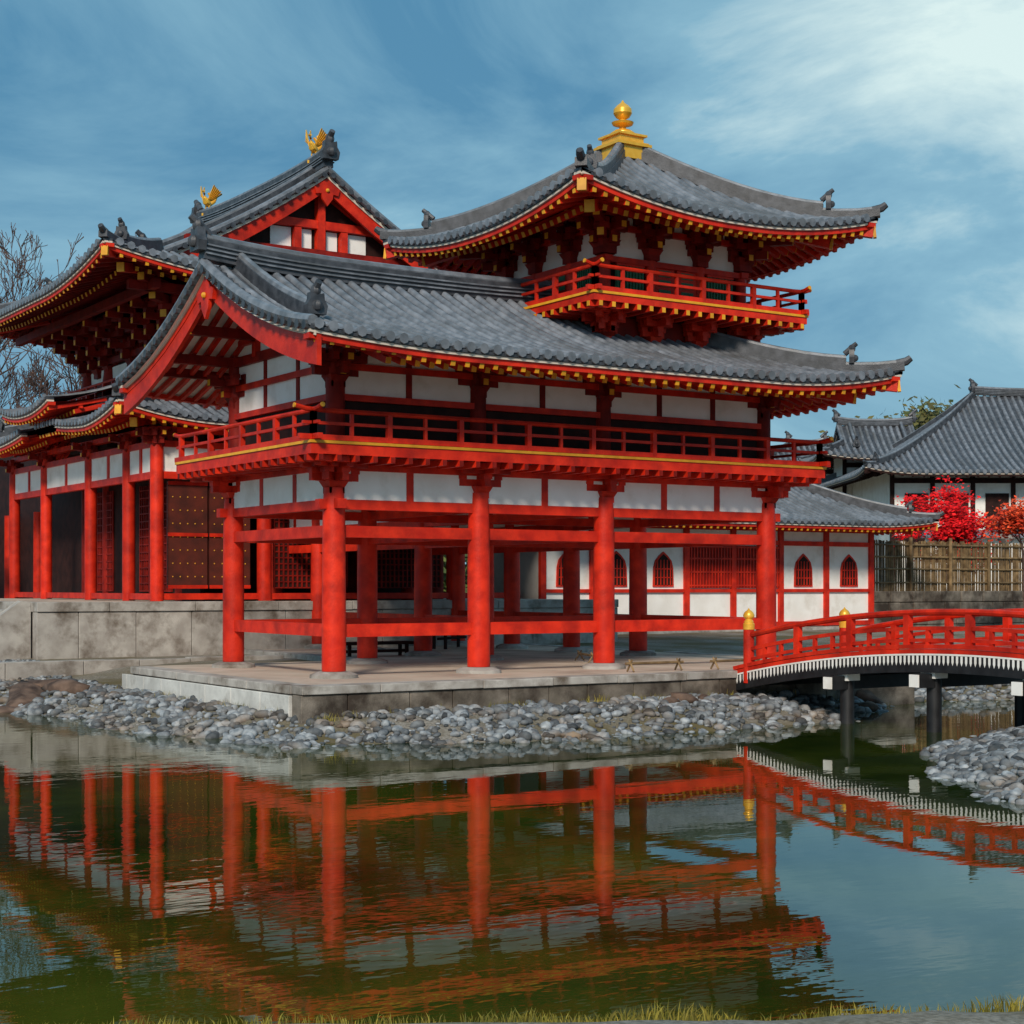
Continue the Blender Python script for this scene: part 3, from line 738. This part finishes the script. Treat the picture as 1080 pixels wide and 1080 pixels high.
GX,GY=np.meshgrid(ax,ay,indexing='ij'); GZ,_=gz(GX,GY)
nx,ny=GX.shape
me=bpy.data.meshes.new('ground'); vs=np.stack([GX.ravel(),GY.ravel(),GZ.ravel()],1)
I=np.arange(nx*ny).reshape(nx,ny); F=np.stack([I[:-1,:-1].ravel(),I[1:,:-1].ravel(),I[1:,1:].ravel(),I[:-1,1:].ravel()],1)
me.from_pydata(vs.tolist(),[],F.tolist()); me.shade_smooth()
g=bpy.data.objects.new('ground',me); sc.collection.objects.link(g)
m=mat('gravel_ground',(.15,.135,.11),(.31,.28,.24),28,.9,.6,45,c3=(.12,.095,.04),s3=.6,lo3=.40,hi3=.60); me.materials.append(m)
# water
m=bpy.data.materials.new('pond_water'); m.use_nodes=True; nt_=m.node_tree; N=nt_.nodes; L=nt_.links; N.clear()
out=N.new('ShaderNodeOutputMaterial'); mx=N.new('ShaderNodeMixShader'); gl=N.new('ShaderNodeBsdfGlossy'); df=N.new('ShaderNodeBsdfDiffuse'); fr=N.new('ShaderNodeFresnel')
gl.inputs['Roughness'].default_value=.012; gl.inputs['Color'].default_value=(.93,.94,.93,1); fr.inputs['IOR'].default_value=1.68
tc=N.new('ShaderNodeTexCoord'); n1=N.new('ShaderNodeTexNoise'); n1.inputs['Scale'].default_value=.28; n1.inputs['Detail'].default_value=7; n1.inputs['Roughness'].default_value=.6; L.new(tc.outputs['Object'],n1.inputs[0])
cr=N.new('ShaderNodeValToRGB'); cr.color_ramp.elements[0].color=(.008,.020,.003,1); cr.color_ramp.elements[1].color=(.058,.074,.008,1); cr.color_ramp.elements[0].position=.38; cr.color_ramp.elements[1].position=.68
L.new(n1.outputs[0],cr.inputs[0]); L.new(cr.outputs[0],df.inputs[0])
mp=N.new('ShaderNodeMapping'); mp.inputs['Rotation'].default_value=(0,0,math.radians(33)); mp.inputs['Scale'].default_value=(1.,2.2,1); L.new(tc.outputs['Object'],mp.inputs[0])
n2=N.new('ShaderNodeTexNoise'); n2.inputs['Scale'].default_value=1.7; n2.inputs['Detail'].default_value=3; L.new(mp.outputs[0],n2.inputs[0])
n3=N.new('ShaderNodeTexNoise'); n3.inputs['Scale'].default_value=.2; n3.inputs['Detail'].default_value=3; L.new(tc.outputs['Object'],n3.inputs[0])
mr=N.new('ShaderNodeMapRange'); mr.inputs[1].default_value=.42; mr.inputs[2].default_value=.66; mr.inputs[3].default_value=.035; mr.inputs[4].default_value=.14; L.new(n3.outputs[0],mr.inputs[0])
bp=N.new('ShaderNodeBump'); bp.inputs['Distance'].default_value=.03; L.new(n2.outputs[0],bp.inputs['Height']); L.new(mr.outputs[0],bp.inputs['Strength'])
for q_ in(gl,fr): L.new(bp.outputs[0],q_.inputs['Normal'])
L.new(fr.outputs[0],mx.inputs[0]); L.new(df.outputs[0],mx.inputs[1]); L.new(gl.outputs[0],mx.inputs[2]); L.new(mx.outputs[0],out.inputs[0])
w=Part('pond_water',m,None,smooth=0); w.add([(-70,-40,-.87),(70,-40,-.87),(70,40,-.87),(-70,40,-.87)],[(0,1,2,3)]); w.done()

bm=bmesh.new(); bmesh.ops.create_icosphere(bm,subdivisions=2,radius=1); bm.verts.ensure_lookup_table()
IV=np.array([x.co[:] for x in bm.verts]); IF=np.array([[q.index for q in x.verts] for x in bm.faces]); bm.free()
def scatter(name,X,Y,Z,size,m,flat=(.45,.75),rough=1.,parent=None):
    n=len(X); ang=rng.random(n)*6.283; s=size; sx=s*(.8+.5*rng.random(n)); sy=s*(.6+.35*rng.random(n)); sz=s*(flat[0]+(flat[1]-flat[0])*rng.random(n))
    V=IV[None]*np.stack([sx,sy,sz],1)[:,None]
    ph=rng.random((n,3))*6.28
    V*=(1+rough*(.13*np.sin(IV[None,:,0]*2.5+ph[:,0:1])+.1*np.sin(IV[None,:,1]*3+ph[:,1:2])+.06*np.sin(IV[None,:,2]*7+IV[None,:,0]*5+ph[:,2:3])))[...,None]
    tilt=(rng.random(n)-.5)*.7; c,s_=np.cos(tilt)[:,None],np.sin(tilt)[:,None]
    x=V[...,0]*c-V[...,2]*s_; z=V[...,0]*s_+V[...,2]*c; y=V[...,1]
    c,s_=np.cos(ang)[:,None],np.sin(ang)[:,None]
    P=np.stack([x*c-y*s_+X[:,None],x*s_+y*c+Y[:,None],z+Z[:,None]],-1).reshape(-1,3)
    F=(IF[None]+(np.arange(n)*len(IV))[:,None,None]).reshape(-1,3)
    me=bpy.data.meshes.new(name); me.vertices.add(len(P)); me.vertices.foreach_set('co',P.ravel())
    me.loops.add(F.size); me.loops.foreach_set('vertex_index',F.ravel().astype(np.int32)); me.polygons.add(len(F)); me.polygons.foreach_set('loop_start',np.arange(0,F.size,3,dtype=np.int32)); me.polygons.foreach_set('loop_total',np.full(len(F),3,dtype=np.int32))
    me.update(); me.validate(); me.shade_smooth(); me.materials.append(m)
    o=bpy.data.objects.new(name,me); sc.collection.objects.link(o); return o
def pick(n,x0,x1,y0,y1,lo,hi,ex=None):
    X=x0+(x1-x0)*rng.random(n); Y=y0+(y1-y0)*rng.random(n); Z,sd=gz(X,Y); k=(sd>lo)&(sd<hi)
    k&=~((X>-1.45)&(X<10.5)&(Y>-1.95)&(Y<11)) ; k&=~((X>-1.3)&(Y>10.9))
    return X[k],Y[k],Z[k]
A=pick(38000,-9,14,-6,9,-.3,2.0); s=.028+.085*rng.random(len(A[0]))**2.6
scatter('pebble_shore',A[0],A[1],A[2]+s*.25,s,M_PEB)
A=pick(11000,1,10,-14,-6,-.3,2.6); s=.034+.07*rng.random(len(A[0]))**1.8
scatter('pebble_bank',A[0],A[1],A[2]+s*.25,s,M_PEB)
A=pick(14000,-9,4,2,11,1.8,7); s=.03+.035*rng.random(len(A[0]))
scatter('garden_gravel',A[0],A[1],A[2]+s*.2,s,M_PEB)
def rocks(name,pts):
    a=np.array(pts,float); Z,_=gz(a[:,0],a[:,1]); scatter(name,a[:,0],a[:,1],Z+a[:,2]*.15,a[:,2],M_ROCK,(.3,.42),2.)
rocks('shore_boulders',[(-3.0,5.6,.5),(-2.4,5.2,.42),(-3.9,6.3,.5),(-2.6,6.1,.45),(-3.5,5.0,.3),(4.9,-2.6,.26),(5.3,-2.5,.18),(4.5,-2.6,.16),(9.3,-2.1,.36),(10.2,-1.6,.4),(8.6,-2.6,.25)])
a=np.array([W2(1.56,7.60)]); scatter('grey_stone',a[:,0],a[:,1],np.array([-.80]),np.array([.075]),M_STONE,(.6,.7))

M_GRASS=mat('grass',(.11,.11,.012),(.30,.24,.035),3,.7,island=.45)
gr=Part('grass_bank',M_GRASS,None,smooth=0)
nb=14000
lat=-3.4+8.0*rng.random(nb); dep=6.9+1.7*rng.random(nb)
GXp=-11.32+.5446*dep+.8387*lat; GYp=-22.46+.8387*dep-.5446*lat
Z,sd=gz(GXp,GYp); cl=np.sin(lat*3.1)+np.sin(lat*7.7+2)+np.sin(lat*1.3)
for x,y,z,s_,c,la in zip(GXp,GYp,Z,sd,cl,lat):
    if s_<-.02 or s_>.5 or (c<.2 and random.random()<.6): continue
    h=random.uniform(.015,.06)*(1+.4*max(c,0)); a=random.random()*6.28; w=.003; dx,dy=math.cos(a)*w,math.sin(a)*w; l=random.uniform(-.6,.6)*h; l2=random.uniform(-.6,.6)*h
    gr.add([(x-dx,y-dy,z-.01),(x+dx,y+dy,z-.01),(x+dx*.7+l*.4,y+dy*.7+l2*.4,z+h*.6),(x+l,y+l2,z+h),(x-dx*.7+l*.4,y-dy*.7+l2*.4,z+h*.6)],[(0,1,2,3,4)])
gr.done()
# weeds growing at the foot of the terrace
wg=Part('terrace_weeds',M_GRASS,None,smooth=0)
for _ in range(60):
    t=random.random(); bx,by=(random.uniform(-1.4,10),-2.12) if t<.75 else (-1.66,random.uniform(-1.6,5))
    zz=float(gz(np.array([bx]),np.array([by]))[0][0])
    for k in range(random.randint(6,22)):
        x=bx+random.gauss(0,.07);y=by+random.gauss(0,.03);h=random.uniform(.05,.15);a=random.random()*6.28;dx,dy=math.cos(a)*.006,math.sin(a)*.006;l,l2=random.uniform(-.5,.5)*h,random.uniform(-.5,.2)*h
        wg.add([(x-dx,y-dy,zz),(x+dx,y+dy,zz),(x+l,y+l2,zz+h)],[(0,1,2)])
wg.done()

def trestle(name,x,y,rz,L=1.2):
    r=make_root(name,(x,y,-.16),rz); p_=Part('poles',M_BAMB,r)
    p_.tube([(-L/2,0,.13),(L/2,0,.13)],.022,8)
    for e in(-L/2+.1,L/2-.1):
        p_.tube([(e,-.09,0),(e,.04,.19)],.016,6); p_.tube([(e,.09,0),(e,-.04,.19)],.016,6)
    p_.done()
trestle('bamboo_barrier',5.3,-1.2,0); trestle('bamboo_barrier.001',7.0,-1.25,.1); trestle('bamboo_barrier.002',6.2,2.0,1.2)
def bench(name,x,y,z,rz):
    r=make_root(name,(x,y,z),rz); p_=Part('seat',M_DARK,r); p_.box(-.8,.8,-.2,.2,.36,.42); p_.box(-.75,.75,-.03,.03,.2,.26); p_.done(.01)
    q_=Part('legs',M_DARK,r)
    for a in(-.65,.65):
        for c in(-.14,.14): q_.cb(a,c,0,.36,.06)
    q_.done()
bench('wooden_bench',4.2,6.5,-.3,0); bench('wooden_bench.001',7.5,9.0,-.16,.6)

# =================================================================== TREES
def branch(P,p,dr,L,r,dep,leaves,spread=.55,up=.12,rmin=.0):
    pts=[p]; q_=p.copy(); dd=dr.copy(); n=3
    for k in range(n):
        dd=(dd+Vector((random.gauss(0,.12),random.gauss(0,.12),random.gauss(0,.08)+up*.4))).normalized(); q_=q_+dd*L/n; pts.append(q_.copy())
    P.append((pts,[max(rmin,r*(1-.45*k/n)) for k in range(n+1)]))
    if dep<=0: leaves.append((q_.copy(),L)); return
    for k in range(random.choice((2,3,3))):
        j=random.choice((1,2,3)) if k else 3
        nd=(dd+Vector((random.gauss(0,spread),random.gauss(0,spread),random.gauss(0,spread*.6)+up))).normalized()
        branch(P,pts[j],nd,L*random.uniform(.62,.82),r*.58,dep-1,leaves,spread,up,rmin)
    if dep<3: leaves.append((q_.copy(),L))
def tree(name,loc,h,dep,leafmat=None,nleaf=40,ls=.1,cs=.5,spread=.55,trunk=.18,lean=(0,0),rmin=0.,width=None,up=.12,flat=.6):
    r=make_root(name,loc); P=Part('trunk_and_limbs',M_BARK,r); lv=[]; br=[]
    branch(br,Vector((0,0,0)),Vector((lean[0],lean[1],1)).normalized(),h*.33,trunk,dep,lv,spread,rmin=rmin,up=up)
    mz=max(p.z for pts,_ in br for p in pts); k=h/mz
    mw=max(math.hypot(p.x,p.y) for pts,_ in br for p in pts); kw=k if width is None else min(k*1.8,width/2/mw)
    sc_=lambda v:Vector((v.x*kw,v.y*kw,v.z*k-.3))
    for pts,rad in br: P.tube([sc_(p) for p in pts],rad,5 if rad[0]>.05 else 3,cap=False)
    P.done()
    if leafmat:
        q_=Part('foliage',leafmat,r,smooth=0)
        for c,L in lv:
            c=sc_(c)
            for _ in range(int(nleaf*random.uniform(.3,1.3))):
                o=Vector((random.gauss(0,cs),random.gauss(0,cs),random.gauss(0,cs*flat)))+c
                a=Vector((random.gauss(0,1),random.gauss(0,1),random.gauss(0,1))).normalized(); b_=a.orthogonal().normalized(); s_=ls*random.uniform(.6,1.3)
                q_.add([o-a*s_,o+b_*s_*.5,o+a*s_,o-b_*s_*.5],[(0,1,2,3)])
        q_.done()
M_LEAF=mat('green_foliage',(.035,.055,.012),(.11,.13,.03),1.2,.7,island=.4)
M_LEAF2=mat('olive_foliage',(.06,.06,.014),(.16,.14,.035),1.2,.7,island=.4)
M_MAPLE=mat('red_maple_foliage',(.55,.004,.008),(.85,.015,.018),2,.6,island=.4,spec=.15)
M_MAPLE2=mat('orange_maple_foliage',(.55,.035,.012),(.78,.10,.03),2,.6,island=.35,spec=.15)
random.seed(3)
tree('bare_tree',(*W2(-20.0,70),0),17.5,8,spread=.5,trunk=.26,rmin=.016,width=15)
tree('bare_tree.001',(*W2(-23.5,74),0),18.0,8,spread=.5,trunk=.26,rmin=.016,width=15)
tree('bare_tree.002',(*W2(-17.4,76),0),16.2,8,spread=.5,trunk=.26,rmin=.016,width=12)
tree('camphor_tree',(*W2(24.4,100),0),12.0,5,M_LEAF2,150,.26,.9,trunk=.4,width=8)
tree('camphor_tree.001',(*W2(27.8,104),0),12.4,5,M_LEAF,150,.26,.9,trunk=.4,width=8)
tree('red_maple_tree',(*W2(16.0,60),.6),4.9,5,M_MAPLE,46,.085,.27,.6,trunk=.1,width=4.2,up=.0,flat=.35)
tree('orange_maple_tree',(*W2(15.8,50),.8),3.3,5,M_MAPLE2,34,.07,.26,.6,trunk=.09,width=3.0,up=.0,flat=.4)

tl=Part('distant_treeline',M_LEAF,None,smooth=0)
for i in range(14000):
    a=math.radians(33)+random.uniform(-.55,.55); rad=random.uniform(150,175)
    hh=(5.2+1.6*math.sin(a*23)+1.1*math.sin(a*61+1)+.6*math.sin(a*140))
    z=random.random()*hh
    o=Vector((-11.32+math.sin(a)*rad,-22.46+math.cos(a)*rad,z)); v=Vector((random.gauss(0,1),random.gauss(0,1),random.gauss(0,1))).normalized(); b_=v.orthogonal().normalized(); s_=random.uniform(.6,1.3)
    tl.add([o-v*s_,o+b_*s_*.6,o+v*s_,o-b_*s_*.6],[(0,1,2,3)])
tl.done()

# =================================================================== SKY / LIGHT / CAMERA
wd=bpy.data.worlds.new('World'); sc.world=wd; wd.use_nodes=True; nt_=wd.node_tree; N=nt_.nodes; L=nt_.links; N.clear()
SE=math.radians(34); SA=math.radians(222)
sky=N.new('ShaderNodeTexSky'); sky.sky_type='NISHITA'; sky.sun_disc=False; sky.sun_elevation=SE; sky.sun_rotation=SA
bg1=N.new('ShaderNodeBackground'); bg1.inputs[1].default_value=.08; L.new(sky.outputs[0],bg1.inputs[0])
tc=N.new('ShaderNodeTexCoord')
mp=N.new('ShaderNodeMapping'); mp.inputs['Scale'].default_value=(1.,1.,2.4); mp.inputs['Rotation'].default_value=(.35,.55,.1); L.new(tc.outputs['Generated'],mp.inputs[0])
n1=N.new('ShaderNodeTexNoise'); n1.inputs['Scale'].default_value=2.9; n1.inputs['Detail'].default_value=12; n1.inputs['Roughness'].default_value=.6; n1.inputs['Distortion'].default_value=.6; L.new(mp.outputs[0],n1.inputs[0])
dv=Vector((.5446+.36*.8387,.8387-.36*.5446,.38)).normalized()
dt=N.new('ShaderNodeVectorMath'); dt.operation='DOT_PRODUCT'; dt.inputs[1].default_value=dv
nm_=N.new('ShaderNodeVectorMath'); nm_.operation='NORMALIZE'; L.new(tc.outputs['Generated'],nm_.inputs[0]); L.new(nm_.outputs[0],dt.inputs[0])
mr=N.new('ShaderNodeMapRange'); mr.inputs[1].default_value=.96; mr.inputs[2].default_value=1.; mr.inputs[3].default_value=0; mr.inputs[4].default_value=.32; L.new(dt.outputs['Value'],mr.inputs[0])
ad=N.new('ShaderNodeMath'); ad.operation='ADD'; L.new(n1.outputs[0],ad.inputs[0]); L.new(mr.outputs[0],ad.inputs[1])
cm=N.new('ShaderNodeMapRange'); cm.inputs[1].default_value=.38; cm.inputs[2].default_value=.80; L.new(ad.outputs[0],cm.inputs[0])
cc=N.new('ShaderNodeValToRGB'); cc.color_ramp.elements[0].color=(.085,.27,.44,1); cc.color_ramp.elements[1].color=(.80,.98,.95,1)
e_=cc.color_ramp.elements.new(.5); e_.color=(.25,.49,.63,1)
L.new(cm.outputs[0],cc.inputs[0]); bg2=N.new('ShaderNodeBackground'); L.new(cc.outputs[0],bg2.inputs[0]); bg2.inputs[1].default_value=1.
ms=N.new('ShaderNodeMixShader'); ms.inputs[0].default_value=.86
L.new(bg1.outputs[0],ms.inputs[1]); L.new(bg2.outputs[0],ms.inputs[2]); ow=N.new('ShaderNodeOutputWorld'); L.new(ms.outputs[0],ow.inputs[0])
sl=bpy.data.lights.new('sun','SUN'); sl.energy=3.2; sl.angle=math.radians(11); sl.color=(1,.885,.75)
so=bpy.data.objects.new('sun',sl); sc.collection.objects.link(so)
sv=Vector((math.sin(SA)*math.cos(SE),math.cos(SA)*math.cos(SE),math.sin(SE))); so.rotation_euler=sv.to_track_quat('Z','Y').to_euler(); so.location=(0,-20,30)
cam=bpy.data.cameras.new('camera'); co=bpy.data.objects.new('camera',cam); sc.collection.objects.link(co); sc.camera=co
co.location=(-11.32,-22.46,1.24); co.rotation_euler=(math.pi/2,0,math.radians(-33)); cam.lens=57.17; cam.sensor_width=36; cam.shift_y=.0722; cam.clip_end=3000
sc.view_settings.view_transform='Standard'; sc.view_settings.look='None'; sc.view_settings.exposure=0
